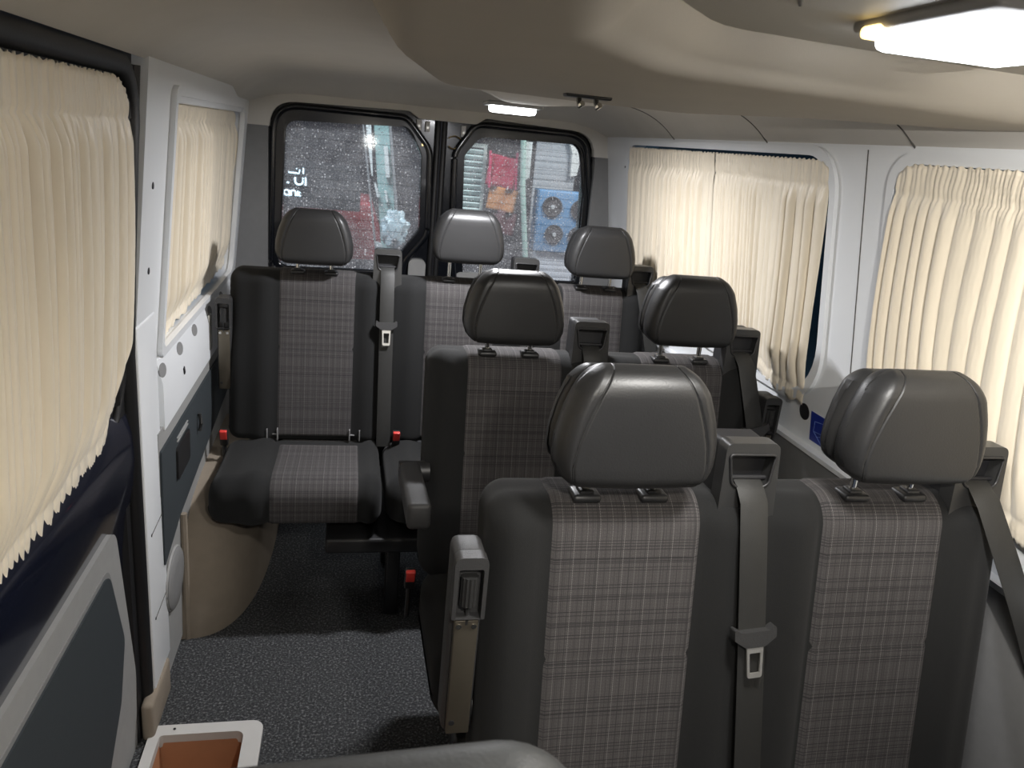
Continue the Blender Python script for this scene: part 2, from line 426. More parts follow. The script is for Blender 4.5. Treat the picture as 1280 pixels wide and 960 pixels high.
def headrest(parent, c, lift):
    """pad with two stitched side lobes, rear shell, two chrome posts; c = centre x"""
    zb = 1.079+lift; H = .180
    def hw(z):
        t = (z-zb)/H
        pts = ((-.05, .102), (0, .108), (.1, .119), (.22, .126), (.4, .125), (.6, .117), (.8, .103), (.93, .088), (1.0, .074), (1.05, .068))
        for (a, p), (b, q) in zip(pts, pts[1:]):
            if t <= b: return p+(q-p)*sstep(a, b, t) if False else p+(q-p)*(t-a)/(b-a)
        return pts[-1][1]
    useam = lambda z: .86-.20*min(1, max(0, (z-zb)/H))
    def solid(loop, us, dip=True, sc=1.):
        loops = []
        for u in us:
            au = abs(u)
            e = 0
            if au > .80: q = (au-.80)/.20; e = .034*(1-sqrt(max(0, 1-q*q)))
            L = []
            for (a, b, na, nb, arc) in loop:
                o = -e
                if dip: o -= .0030*exp(-((au-useam(b))/.011)**2)
                if na < -.5: o += .006*(1-au*au)*(-na)
                yy = a+na*o; zz = b+nb*o
                zz += 0
                L.append((c+u*hw(zz)*sc, yy-.008-.10*(zz-zb-H*.5)*-1*.35, zz))
            loops.append(L)
        return loops
    us = [-1+.1*(1-cos(.5*pi*i/7)) for i in range(8)] + [-.9+.3*i/40 for i in range(1, 40)] + [-.6+1.2*i/24 for i in range(25)] + [.6+.3*i/40 for i in range(1, 40)] + [1-.1*(1-cos(.5*pi*i/7)) for i in range(7, -1, -1)]
    lp = loop_rr(-.028, .040, zb, zb+H, (.022, .02, .03, .038), 0, .012)
    bm = bmesh.new(); loft(bm, solid(lp, us))
    h = mk('headrest', bm, M['leather'], parent, 70)
    lp2 = loop_rr(.028, .085, zb+.004, zb+H-.012, (.02, .025, .035, .02), 0, .012)
    bm = bmesh.new(); loft(bm, solid(lp2, us, False, .97))
    mk('rear_shell', bm, M['leather'], h, 70)
    for s in (-1, 1):
        bm = bmesh.new(); pts = []
        sub = [q for q in lp if q[2] < .35 and q[3] > -.6]
        for (a, b, na, nb, arc) in sub:
            o = -.0026+.006*(1-.55)*max(0, -na)
            yy = a+na*o; zz = b+nb*o
            pts.append((c+s*useam(b)*hw(zz), yy-.008+.035*(zz-zb-H*.5), zz))
        tube(bm, pts, .0010, 6)
        mk('stitched_seam', bm, M['leather'], h, 80)
        bm = bmesh.new(); tube(bm, [(c+s*.055, .035, 1.02), (c+s*.055, .035, zb+.03)], .0062, 12)
        mk('post', bm, M['chrome'], h, 60)
        bm = bmesh.new(); rbox(bm, (c+s*.055, .034, 1.045), (.046, .040, .014), .006)
        bm2 = bm; rbox(bm2, (c+s*.055, .034, 1.053), (.024, .024, .008), .003)
        mk('post_guide', bm, M['plastic'], h)
    return h
def belt_outlet(parent, c):
    """belt housing that rises out of the seat top, with the belt and its tongue"""
    mp = lambda a, b, d: (c+a, d-(1.0-b)*.10, b)
    outer = round_poly([(-.050, .985), (.050, .985), (.046, 1.140), (-.046, 1.140)], [.004, .004, .014, .014])
    hole = round_poly([(-.040, 1.122), (-.032, 1.074), (0, 1.060), (.032, 1.074), (.040, 1.122)], [.006, .014, .014, .014, .006])[::-1]
    bm = bmesh.new(); plate(bm, outer, [hole], mp, .004, .034)
    o = mk('belt_outlet', bm, M['plastic_grey'], parent, 40)
    bm = bmesh.new(); plate(bm, round_poly([(-.045, .985), (.045, .985), (.041, 1.134), (-.041, 1.134)], .01), [], mp, .030, .085)
    mk('outlet_housing', bm, M['dark_hole'], o, 40)
    bm = bmesh.new(); hp = [mp(a, b, .003) for a, b in hole]
    tube(bm, hp+hp[:1], .0026, 8, False); mk('mouth_rim', bm, M['plastic'], o, 60)
    bm = bmesh.new(); tube(bm, [mp(-.032, 1.080, .016), mp(.032, 1.080, .016)], .004, 10); mk('guide_roller', bm, M['dark_hole'], o)
    return o
def seat_belt(parent, pts, k, long_tongue=True):
    bm = bmesh.new(); strip(bm, pts, .047, .0022)
    b = mk('seat_belt', bm, M['belt'], parent, 50)
    p = Vector(pts[k]); d = (Vector(pts[k+1])-Vector(pts[k-1])).normalized()
    z = -d; x = Vector((1, 0, 0)); x = (x-z*x.dot(z)).normalized(); y = z.cross(x)
    Rm = Matrix((x, y, z)).transposed()
    mp = lambda a, bb, dd: tuple(p + Rm @ Vector((a, dd, bb)))
    out = round_poly([(-.036, .012), (-.024, .004), (.024, .004), (.036, .012), (.036, -.008), (.016, -.022), (-.016, -.022), (-.036, -.008)], .005)
    bm = bmesh.new(); plate(bm, out, [], mp, -.014, .003); mk('tongue_grip', bm, M['armrest'], b, 40)
    out = round_poly([(-.0145, -.018), (.0145, -.018), (.0125, -.074), (-.0125, -.074)], .005)
    ho = round_poly([(-.0095, -.032), (.0095, -.032), (.0085, -.066), (-.0085, -.066)], .002)[::-1]
    bm = bmesh.new(); plate(bm, out, [ho], mp, -.0125, -.009); mk('tongue_blade', bm, M['blade'], b, 40)
    return b
def belt_path(c, drift, z_end=.47, bulge=0):
    P = [(c, .024, 1.078), (c, .012, 1.073), (c, .002, 1.065), (c+drift*.05, -.009, 1.050)]
    for i in range(1, 13):
        t = i/12; z = 1.038-(1.038-z_end)*t
        P.append((c+drift*t, -(1.0-z)*REC-.021-(.004 if i < 12 else 0)-.004*sin(pi*t), z))
    return P
def armrest(parent, x, side, up, dz=0):
    """fold-down armrest; stowed upright it shows its underside with plate and knurled wheel"""
    if up:
        y0 = -.035; z0, z1 = .665, .985
        bm = bmesh.new(); rbox(bm, (x, y0+.038, (z0+z1)/2), (.048, .062, z1-z0), .012)
        a = mk('armrest', bm, M['armrest'], parent)
        # cap with open window
        mp = lambda aa, b, d: (x+aa, d, b)
        bm = bmesh.new(); plate(bm, rrect(-.0245, .0245, .885, .987, (.002, .002, .012, .012)), [rrect(-.0185, .0185, .8855, .968, (.0005, .0005, .004, .004))[::-1]], mp, y0-.012, y0+.012)
        mk('end_cap', bm, M['armrest'], a, 40)
        bm = bmesh.new(); bot = []
        n = 48; L0 = []; L1 = []
        for i in range(n):
            r = .0128 if i % 4 < 2 else .0112; t = 2*pi*i/n
            L0.append((x+r*cos(t), y0-.001+r*sin(t), .905)); L1.append((x+r*cos(t), y0-.001+r*sin(t), .952))
        loft(bm, [L0, L1]); tube(bm, [(x, y0-.001, .870), (x, y0-.001, .906)], .003, 8)
        mk('adjuster_wheel', bm, M['plastic_grey'], a, 30)
        bm = bmesh.new(); rbox(bm, (x, y0+.002, .775), (.036, .010, .205), .002); mk('underside_plate', bm, M['bronze'], a)
        for s in (-1, 1):
            bm = bmesh.new(); tube(bm, [(x+s*.0115, y0-.005, .868), (x+s*.0115, y0+.001, .868)], .0042, 12); mk('screw', bm, M['chrome'], a, 30)
        bm = bmesh.new(); tube(bm, [(x-.010, y0-.0045, .694), (x-.010, y0+.001, .694)], .0045, 12); mk('screw_hole', bm, M['dark_hole'], a, 30)
        bm = bmesh.new(); tube(bm, [(x-.015, y0+.045, .69), (x+side*.05, y0+.045, .69)], .022, 16); mk('pivot', bm, M['plastic'], a, 30)
    else:
        bm = bmesh.new(); rot = Matrix.Rotation(radians(-6), 3, 'X')
        rbox(bm, (x, -.175, .755), (.052, .31, .060), .011, rot)
        a = mk('armrest', bm, M['armrest'], parent)
        bm = bmesh.new(); tube(bm, [(x-.026, -.03, .745), (x+side*.05, -.03, .745)], .026, 16); mk('pivot', bm, M['plastic'], a, 30)
    a.location.z = dz
    return a
def buckle(parent, p, rx=0):
    bm = bmesh.new(); rbox(bm, (p[0], p[1], p[2]), (.026, .022, .062), .005, Matrix.Rotation(radians(20), 3, 'X'))
    b = mk('buckle', bm, M['plastic'], parent)
    bm = bmesh.new(); rbox(bm, (p[0], p[1]-.010, p[2]+.012), (.023, .012, .036), .003, Matrix.Rotation(radians(20), 3, 'X'))
    mk('release_button', bm, M['red'], b)['label'] = 'red release button'
    bm = bmesh.new(); tube(bm, [(p[0], p[1]+.02, p[2]-.12), (p[0], p[1]+.006, p[2]-.025)], .007, 8)
    mk('stalk', bm, M['plastic'], b)
    return b
def seat_base(parent, x0, x1):
    box_obj('seat_frame', ((x0+x1)/2, -.27, .285), (x1-x0-.10, .42, .05), M['plastic'], parent, .01)
    zf = -parent.location.z
    for x in ((x0*.76+x1*.24), (x0*.26+x1*.74)):
        for y in (-.40, -.08):
            box_obj('leg', (x, y, .135+zf/2), (.045, .06, .27-zf), M['plastic'], parent, .008, taper=(1, 1.25))
    return
def recliner_shells(parent, x0, x1):
    box_obj('back_shell', ((x0+x1)/2, .10, .72), (x1-x0-.06, .05, .46), M['plastic'], parent, .02, Matrix.Rotation(-math.atan(REC), 3, 'X'))
def double_module(root, x0, c1, c2, x1, oc, oc2, lifts, belt_drift, tongue_k=8, hx=(-.012, -.012), od=.105, k2=7, hws=(.126, .117)):
    backrest(root, x0, x1, [(c1, hws[0]), (c2, hws[1])])
    cushion(root, x0+.005, x1-.005, [(c1, hws[0]), (c2, hws[1])])
    recliner_shells(root, x0, x1)
    headrest(root, c1+hx[0], lifts[0]); headrest(root, c2+hx[1], lifts[1])
    belt_outlet(root, oc); seat_belt(root, belt_path(oc, belt_drift), tongue_k)
    belt_outlet(root, oc2)
    P = [(oc2, .024, 1.078), (oc2, .012, 1.073), (oc2, .002, 1.065), (oc2+.004, -.014, 1.050)]
    for i in range(1, 11):
        t = i/10; z = 1.045-.52*t
        P.append((oc2+.004+od*t, -(1.0-z)*REC-.026-.02*sin(pi*t), z))
    seat_belt(root, P, k2)

GB = 'dark passenger benches in rows facing the cabin front'
# bench nearest the camera
Y1, Y2, Y3 = 1.0, 1.815, 2.64
b1 = thing('bench_seat', 'two-place dark bench nearest the camera with an upright stowed armrest beside the aisle', 'bench seat', (.006, Y1, -.030), group=GB)
double_module(b1, .205, .424, .878, 1.125, .622, 1.050, (.006, .014), .045, 7, hx=(-.010, .004), od=.24, k2=10)
armrest(b1, .178, 1, True, -.003); buckle(b1, (.16, -.13, .52)); seat_base(b1, .2, 1.085)
b2 = thing('bench_seat.001', 'two-place dark bench in the middle row with its aisle armrest folded down', 'bench seat', (0, Y2, -.032), group=GB)
double_module(b2, .195, .414, .872, 1.085, .610, 1.035, (.004, .018), .03, hx=(-.014, -.006), k2=6)
armrest(b2, .161, 1, False); armrest(b2, 1.122, -1, True, -.016); buckle(b2, (.168, -.14, .505)); seat_base(b2, .2, 1.085)
b3 = thing('bench_seat.002', 'three-place dark bench across the back of the cabin before the rear doors', 'bench seat', (0, Y3, 0), group=GB)
backrest(b3, -.390, .120, [(-.105, .130)]); cushion(b3, -.395, .118, [(-.085, .137)]); recliner_shells(b3, -.39, .12)
headrest(b3, -.117, 0); belt_outlet(b3, .126); seat_belt(b3, belt_path(.126, .005), 6)
double_module(b3, .125, .385, .868, 1.085, .612, 1.045, (.036, .014), .03, hx=(.010, .010))
armrest(b3, -.402, 1, True, -.03); buckle(b3, (-.395, -.12, .50)); buckle(b3, (.175, -.12, .505)); seat_base(b3, -.1, 1.0)
for x in (-.243, .032):
    bm = bmesh.new()
    for s in (-1, 1): rbox(bm, (x+s*.017, -.085, .503), (.004, .03, .040), .001)
    rbox(bm, (x, -.070, .503), (.034, .006, .034), .001); tube(bm, [(x-.016, -.085, .500), (x+.016, -.085, .500)], .003, 8)
    mk('anchor_guide', bm, M['grey_mid'], b3)

# front seat that peeks in at the bottom of the picture
fs = thing('front_seat', 'grey vinyl front seat whose rounded top corner shows at the aisle', 'seat', (0, .375, .020))
lp = loop_rr(-.045, .045, .45, 1.128, (.02, .02, .035, .035), 0, .03)
bm = bmesh.new(); loft(bm, [[(x, a+na*-end_inset(x, -.36, .165, .06)*.6, b+nb*-end_inset(x, -.36, .165, .06)-max(0, .10-x)*.05) for (a, b, na, nb, arc) in lp] for x in columns(-.36, .165, .06, .03)])
mk('backrest', bm, M['front_grey'], fs, 60)
lp = loop_rr(-.50, -.03, .33, .47, (.03, .03, .03, .06), 0, .03)
bm = bmesh.new(); loft(bm, [[(x, a+na*-end_inset(x, -.36, .17, .05), b+nb*-end_inset(x, -.36, .17, .05)) for (a, b, na, nb, arc) in lp] for x in columns(-.36, .17, .05, .03)])
mk('seat_cushion', bm, M['front_grey'], fs, 60)
box_obj('seat_base', (-.095, -.25, .165), (.40, .36, .37), M['plastic'], fs, .02)

# ------------------------------------------------------------------ shell
def xl(z): return -.410-(1.58-z)*.09
def xr(z): return 1.080+(1.58-z)*.145
YR = 3.385
# floor with the step well cut out
bm = bmesh.new()
plate(bm, [(-.62, -1.2), (1.30, -1.2), (1.30, YR+.1), (-.62, YR+.1)], [[(-.46, -.2), (-.46, 1.72), (-.20, 1.72), (-.20, -.2)]], lambda a, b, d: (a, b, d), 0, -.06)
struct('floor', bm, M['carpet'], angle=None)
# step well: pale rim and tan tray
bm = bmesh.new()
plate(bm, rrect(-.462, -.186, .2, 1.742, (.01, .02, .03, .01)), [rrect(-.436, -.232, .25, 1.706, (.01, .02, .02, .01))[::-1]], lambda a, b, d: (a, b, d), .014, -.02)
rim = struct('trim_1', bm, M['step_rim'])
bm = bmesh.new()
ring = lambda z, i: [(-.436+i, .25+i, z), (-.232-i, .25+i, z), (-.232-i, 1.706-i, z), (-.436+i, 1.706-i, z)]
R = loft(bm, [ring(.004, -.001), ring(-.17, .012)], cap=False); bm.faces.new(R[1])
struct('step_tray', bm, M['step_tan'], rim, 20)
bm = bmesh.new(); tube(bm, [(-.404, 1.726, .0125), (-.404, 1.726, .0155)], .0035, 12); struct('screw', bm, M['dark_hole'], rim)

# ceiling height field
def ceil_z(x, y):
    d = min(x-(-.410), 1.080-x, YR-y)
    dx = min(x+.410, 1.080-x); dy = YR-y
    def prof(d, w): t = min(1, max(0, d)/w); return 1-(1-t)**2.4
    rim = 1.585+.030*sstep(.5, -.3, x)*sstep(.3, .5, dy)
    return rim+(1.70-rim)*prof(dx, .24)*(.35+.65*prof(dy, .30))
bm = bmesh.new()
nx, ny = 84, 130; G = []
for i in range(nx+1):
    t = i/nx; x = -.415+1.5*t
    G.append([bm.verts.new((x, -1.25+(YR+.03+1.25)*j/ny, ceil_z(x, -1.25+(YR+.03+1.25)*j/ny))) for j in range(ny+1)])
for i in range(nx):
    for j in range(ny): bm.faces.new((G[i][j], G[i+1][j], G[i+1][j+1], G[i][j+1]))
cg = bmesh.ops.extrude_face_region(bm, geom=bm.faces[:])
for v in [g for g in cg['geom'] if isinstance(g, bmesh.types.BMVert)]: v.co.z += .03
struct('ceiling', bm, M['headliner'], angle=60)
# grooves between the cove panels over the windows
for k, y in enumerate((2.62, 1.98, 1.40)):
    bm = bmesh.new(); tube(bm, [(1.083-.16*t, y+.16*t*t, ceil_z(1.083-.16*t, y)-.0003) for t in [i/14 for i in range(15)]], .0019, 6)
    struct('trim_%d' % (k+2), bm, M['groove'])

# overhead air duct that hangs below the ceiling
def sdf(p, P):
    p = Vector(p); d = 1e9; ins = False; n = len(P)
    for i in range(n):
        a, b = Vector(P[i]), Vector(P[(i+1) % n]); e = b-a; w = p-a
        q = w - e*max(0, min(1, w.dot(e)/e.dot(e))); d = min(d, q.length)
        if ((a.y > p.y) != (b.y > p.y)) and (p.x < (b.x-a.x)*(p.y-a.y)/(b.y-a.y)+a.x): ins = not ins
    return d if ins else -d
def hang(name, P, drop, w, mat, base, parent=None, n=70, lip=.004):
    P = dense(round_poly(P, .12), .05)
    x0, x1 = min(p[0] for p in P)-.02, max(p[0] for p in P)+.02; y0, y1 = min(p[1] for p in P)-.02, max(p[1] for p in P)+.02
    bm = bmesh.new(); G = {}
    ny_ = int(n*(y1-y0)/(x1-x0))
    for i in range(n+1):
        for j in range(ny_+1):
            x, y = x0+(x1-x0)*i/n, y0+(y1-y0)*j/ny_
            s = sdf((x, y), P); t = min(1, max(0, s/w)); h = sqrt(max(0, 1-(1-t)**2))
            G[i, j] = (bm.verts.new((x, y, base(x, y)+.012-(drop+.012)*h)), s)
    for i in range(n):
        for j in range(ny_):
            q = [G[i, j], G[i+1, j], G[i+1, j+1], G[i, j+1]]
            if max(v[1] for v in q) > -.01: bm.faces.new([v[0] for v in q])
    bmesh.ops.delete(bm, geom=[v for v in bm.verts if not v.link_faces], context='VERTS')
    return mk(name, bm, mat, parent, 60)
duct = thing('roof_duct', 'broad beige air duct hanging under the ceiling above the first bench', 'air duct', (0, 0, 0))
flat = lambda x, y: 1.695
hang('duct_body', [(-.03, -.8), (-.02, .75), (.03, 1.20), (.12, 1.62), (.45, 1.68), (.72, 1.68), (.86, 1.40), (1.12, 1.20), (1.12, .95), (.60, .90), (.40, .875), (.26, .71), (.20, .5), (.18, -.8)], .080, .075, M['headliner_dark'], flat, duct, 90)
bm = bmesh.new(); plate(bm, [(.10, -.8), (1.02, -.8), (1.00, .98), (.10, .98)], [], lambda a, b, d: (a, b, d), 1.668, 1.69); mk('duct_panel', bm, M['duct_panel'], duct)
bm = bmesh.new(); tube(bm, [(.27, .2, 1.668), (.30, .55, 1.668), (.40, .72, 1.668)], .0022, 6); mk('panel_groove', bm, M['groove'], duct)
hang('lamp_console', [(.10, 1.36), (.12, 1.62), (.30, 2.14), (.38, 2.44), (.57, 2.44), (.66, 2.0), (.70, 1.36)], .066, .10, M['headliner'], flat, duct, 50)
bm = bmesh.new(); tube(bm, [(.37, .60, 1.662), (.37, .60, 1.670)], .055, 32); mk('vent', bm, M['insert_dark'], duct, 40)

def dome_lamp(loc, label, sx, sy, amber, name):
    t = thing(name, label, 'lamp', loc, group='interior dome lamps in the roof')
    bm = bmesh.new(); rbox(bm, (0, 0, 0), (sx+.03, sy+.03, .012), .005); mk('bezel', bm, M['grey_trim'], t)
    bm = bmesh.new(); rbox(bm, (0, 0, -.012), (sx, sy, .022), .010); mk('lens', bm, M['lamp'], t)
    if amber:
        bm = bmesh.new(); rbox(bm, (-sx/2-.008, sy/2-.02, -.008), (.022, .03, .012), .005); mk('reading_lens', bm, M['lamp_amber'], t)
        bm = bmesh.new(); rbox(bm, (-.01, .01, -.019), (.022, .016, .006), .002); mk('switch', bm, M['grey_trim'], t)
    return t
dome_lamp((.575, .670, 1.664), 'bright oblong dome lamp shining over the first bench', .15, .16, True, 'dome_lamp')
dome_lamp((.440, 2.29, 1.626), 'small bright dome lamp on the roof console before the rear doors', .13, .07, False, 'dome_lamp.001')
hk = thing('coat_hook', 'pair of small dark coat hooks at the edge of the roof duct', 'hook', (.405, 1.41, 1.610))
for s in (-.016, .016):
    bm = bmesh.new(); tube(bm, [(s, 0, .01), (s, -.004, -.006), (s, -.012, -.014), (s+.002, -.022, -.010)], .005, 8); mk('hook', bm, M['chrome'], hk)
bm = bmesh.new(); rbox(bm, (0, 0, .004), (.085, .03, .008), .003); mk('base_plate', bm, M['plastic'], hk)

# ---- walls
mapR = lambda a, b, d: (xr(b)+d, a, b)
mapL = lambda a, b, d: (xl(b)-d, a, b)
bm = bmesh.new()
WR2 = rrect(1.655, 3.085, .955, 1.568, (.16, .07, .09, .10)); WR1 = rrect(.05, 1.445, .955, 1.562, (.10, .10, .07, .10))
plate(bm, [(-1.2, -.02), (YR+.02, -.02), (YR+.02, 1.63), (-1.2, 1.63)], [WR2[::-1], WR1[::-1]], mapR, 0, .05)
struct('wall_right', bm, M['white'], angle=30)
def off(L, k):
    cx = sum(p[0] for p in L)/len(L); cy = sum(p[1] for p in L)/len(L)
    hx = max(abs(p[0]-cx) for p in L); hy = max(abs(p[1]-cy) for p in L)
    return [(cx+(p[0]-cx)*(hx+k)/hx, cy+(p[1]-cy)*(hy+k)/hy) for p in L]
def window(n, L, mp, glass, lip=.010):
    w = bpy.data.objects.new('window_%d' % n, None); COL.objects.link(w); w['kind'] = 'structure'
    bm = bmesh.new(); plate(bm, off(L, .016), [off(L, -.006)[::-1]], mp, -lip, .004); mk('window_surround', bm, M['white'], w, 40)
    bm = bmesh.new(); plate(bm, off(L, .02), [], mp, .050, .055); mk('glass', bm, glass, w, None)
    return w
window(2, WR2, mapR, M['glass']); window(1, WR1, mapR, M['glass'])
for z in (1.475,):
    for y in (3.112, 3.135):
        bm = bmesh.new(); tube(bm, [mapR(y, z, -.0012), mapR(y, z, .002)], .0045, 10); struct('screw', bm, M['dark_hole'], bpy.data.objects['window_2'])
bm = bmesh.new(); tube(bm, [(xr(z)-.0002, 1.545-.02*(1-(z-.9)/.68), z) for z in [.86+.72*i/10 for i in range(11)]], .0015, 6)
struct('trim_5', bm, M['groove'])
# lower grey side trim
bm = bmesh.new(); plate(bm, rrect(-1.1, 3.36, .0, .836, .01), [], mapR, -.025, 0); struct('trim_6', bm, M['grey_mid'])
bm = bmesh.new(); plate(bm, rrect(-1.1, 3.36, .834, .846, .002), [], mapR, -.028, 0); struct('trim_7', bm, M['white'])

WL = rrect(2.005, 3.185, .938, 1.562, (.03, .05, .05, .03))
bm = bmesh.new(); plate(bm, [(1.775, .10), (YR+.02, .10), (YR+.02, 1.63), (1.775, 1.63)], [WL[::-1]], mapL, 0, .05)
struct('wall_left', bm, M['white'], angle=30)
window(3, WL, mapL, M['glass'], .013)
# window rail over the curtain
bm = bmesh.new(); rbox(bm, (xl(1.55)-.004, 2.595, 1.549), (.016, 1.15, .020), .004); struct('trim_8', bm, M['white'])
# sill with oval slots
bm = bmesh.new(); sec = [(-.476, .928), (-.462, .926), (-.448, .866), (-.448, .745), (-.51, .745)]
loft(bm, [[(x, y, z) for x, z in sec] for y in (1.955, 3.20)])
sill = struct('trim_9', bm, M['white'], angle=25)
for y in (1.985, 2.19, 2.40, 2.66, 2.90):
    bm = bmesh.new(); nrm = Vector((.060, 0, .014)).normalized(); u = Vector((0, 1, 0)); v = nrm.cross(u); c = Vector((-.4550, y, .896))
    loft(bm, [[c+u*.034*cos(2*pi*k/24)+v*.017*sin(2*pi*k/24)+nrm*h for k in range(24)] for h in (.0008, -.002)])
    struct('slot', bm, M['grey_mid'], sill)
bm = bmesh.new(); rbox(bm, (-.448, 2.62, .835), (.010, .035, .12), .004); struct('bracket', bm, M['steel'], sill)
bm = bmesh.new(); rbox(bm, (-.447, 2.20, .830), (.004, .012, .022), .001, Matrix.Rotation(.5, 3, 'X')); struct('clip', bm, M['dark_hole'], sill)
# side trim below: grey board, darker insert, pocket, handle
mL = lambda a, b, d: (-.452-(.75-b)*.012-d, a, b)
bm = bmesh.new(); plate(bm, [(1.90, .02), (3.36, .02), (3.36, .755), (1.90, .755)], [], mL, 0, .03); tr = struct('trim_10', bm, M['grey_trim'])
bm = bmesh.new(); plate(bm, round_poly([(1.905, .705), (3.10, .705), (3.10, .53), (2.60, .48), (2.10, .43), (1.905, .38)], .008), [], mL, -.006, 0); struct('dark_insert', bm, M['insert_dark'], tr)
bm = bmesh.new(); plate(bm, rrect(2.06, 2.22, .555, .650, .012), [], mL, -.012, 0); struct('pocket', bm, M['plastic'], tr)
for q in (.662, .672):
    bm = bmesh.new(); plate(bm, rrect(2.075, 2.215, q, q+.004, .001), [], mL, -.009, 0); struct('pocket_slit', bm, M['grey_trim'], tr)
bm = bmesh.new(); tube(bm, [(-.441, 2.36, .585+.0), (-.436, 2.362, .61), (-.441, 2.364, .64)], .006, 8); struct('handle', bm, M['plastic_grey'], tr)
sp = thing('speaker_cover', 'round grey speaker cover low on the side trim beside the wheel arch', 'speaker')
bm = bmesh.new(); n = 40
def ell(s, d): return [mL(2.005+.092*s*cos(2*pi*k/n), .285+.085*s*sin(2*pi*k/n), d) for k in range(n)]
loft(bm, [ell(1, 0), ell(1, -.010), ell(.93, -.014), ell(.5, -.016), ell(.05, -.0165)]); mk('grille', bm, M['grey_mid'], sp, 50)
bm = bmesh.new(); pr = ell(1.01, -.004); tube(bm, pr+pr[:1], .004, 6, False); mk('rim', bm, M['grey_trim'], sp, 60)
# pillar cover with access plate
bm = bmesh.new(); rbox(bm, (-.485, 1.850, .58), (.062, .170, .96), .006); pil = struct('trim_11', bm, M['white'])
mP = lambda a, b, d: (-.454-d, a, b)
for (y, z) in ((1.915, .535), (1.80, .53), (1.915, .30), (1.80, .295)):
    bm = bmesh.new(); tube(bm, [mP(y, z, -.0012), mP(y, z, .002)], .004, 10); struct('screw', bm, M['dark_hole'], pil)
for (z0, z1) in ((.53, .535), (.295, .30)):
    bm = bmesh.new(); tube(bm, [mP(1.80, z0, -.0002), mP(1.915, z1, -.0002)], .0014, 6); struct('plate_seam', bm, M['groove'], pil)
bm = bmesh.new(); rbox(bm, (-.462, 1.80, .055), (.03, .20, .11), .012); struct('trim_12', bm, M['beige'])
# plugs on the upper pillar
for z in (1.36, 1.17):
    bm = bmesh.new(); tube(bm, [(xl(z)-.002, 1.86, z), (xl(z)+.0012, 1.86, z)], .008, 14)
    tag(mk('pillar_plug', bm, M['dark_hole']), 'small dark round plug, %s one on the white pillar' % ('the upper' if z > 1.3 else 'the lower'), 'plug', 'plugs on the white pillar')
# wheel arch
bm = bmesh.new(); loops = []
for (z, s) in ((0, 1.0), (.1, 1.0), (.2, .985), (.28, .955), (.34, .90), (.385, .80), (.405, .62), (.412, .3)):
    loops.append([(-.495+.250*s*max(0, cos(t))**.62, 2.98-.86*s*max(0, sin(t))**.62 if s > .29 else 2.98-.86*s*max(0, sin(t))**.62, z) for t in [.5*pi*i/24 for i in range(25)]] + [(-.495, 2.98, z)])
loft(bm, loops); struct('trim_13', bm, M['beige'], angle=60)
bm = bmesh.new(); tube(bm, [(-.448, 2.128, z) for z in (.0, .2, .42)], .010, 8); struct('trim_14', bm, M['beige'])

# ---- sliding door
door = bpy.data.objects.new('door_1', None); COL.objects.link(door); door['kind'] = 'structure'
xd = lambda z: -.442-(1.58-z)*.07
mD = lambda a, b, d: (xd(b)-d, a, b)
WD = rrect(.25, 1.69, .87, 1.55, (.1, .16, .11, .1))
bm = bmesh.new(); plate(bm, [(-.3, .7), (1.775, .7), (1.775, 1.66), (-.3, 1.66)], [WD[::-1]], mD, 0, .05); mk('window_frame', bm, M['rubber'], door, 40)
bm = bmesh.new(); plate(bm, off(WD, .01), [], mD, .045, .05); mk('glass', bm, M['glass'], door, None)
bm = bmesh.new(); pr = [Vector(mD(a, b, -.004)) for a, b in off(WD, .05)]; tube(bm, pr+pr[:1], .010, 8, False); mk('window_seal', bm, M['rubber'], door, 60)
# glossy belt below the window, bulging inwards
bm = bmesh.new(); sec = [(-.56, .895), (-.500, .890), (-.478, .868), (-.468, .82), (-.466, .76), (-.472, .70), (-.482, .64), (-.492, .55), (-.498, .40), (-.500, -.15), (-.57, -.15)]
loft(bm, [[(x, y, z) for x, z in sec] for y in (-.3, .6, 1.2, 1.65, 1.74, 1.755)]); mk('door_body', bm, M['navy_paint'], door, 40)
# rear edge seal of the doorway
bm = bmesh.new()
for (yc, w, xo, rr) in ((1.735, .075, .006, .004), (1.762, .022, .016, .008)):
    L = []
    for z in [-.12+1.72*k/30 for k in range(31)]:
        xi = max(xd(z), -.490)+xo+.004
        L.append([(xi-.03, yc-w/2, z), (xi-.008, yc-w/2, z), (xi, yc-w/2+rr, z), (xi, yc+w/2-rr, z), (xi-.008, yc+w/2, z), (xi-.03, yc+w/2, z)])
    loft(bm, L)
mk('edge_seal', bm, M['rubber'], door, 40)
bm = bmesh.new()
path = [(-.3, 1.600), (.5, 1.600), (1.2, 1.600), (1.60, 1.600)] + [(1.64+.115*sin(t), 1.485+.115*cos(t)) for t in [.5*pi*k/10 for k in range(11)]] + [(1.755, z) for z in (1.40, 1.2, 1.0, .9, .7, .4, .1, -.12)]
L = []
for k, (y, z) in enumerate(path):
    a = Vector(path[max(0, k-1)]); b = Vector(path[min(len(path)-1, k+1)]); t = (b-a).normalized(); n = Vector((-t.y, t.x))
    xi = max(xd(z), -.480)+.006
    wv = .024 if z > 1.45 else .018
    L.append([(xi+.017*cos(q)*(1 if cos(q) > 0 else 1.5), y+n.x*wv*sin(q), z+n.y*wv*sin(q)) for q in [2*pi*m/14 for m in range(14)]])
loft(bm, L); mk('frame_seal', bm, M['rubber'], door, 60)
mQ = lambda a, b, d: (-.478-(.68-b)*.03-d, a, b)
PO = round_poly([(-.2, .675), (1.57, .675), (1.70, .22), (1.71, -.14), (-.2, -.14)], [.01, .06, .2, .02, .01])
bm = bmesh.new(); plate(bm, PO, [], mQ, -.012, .02); pan = mk('trim_panel', bm, M['grey_trim'], door, 40)
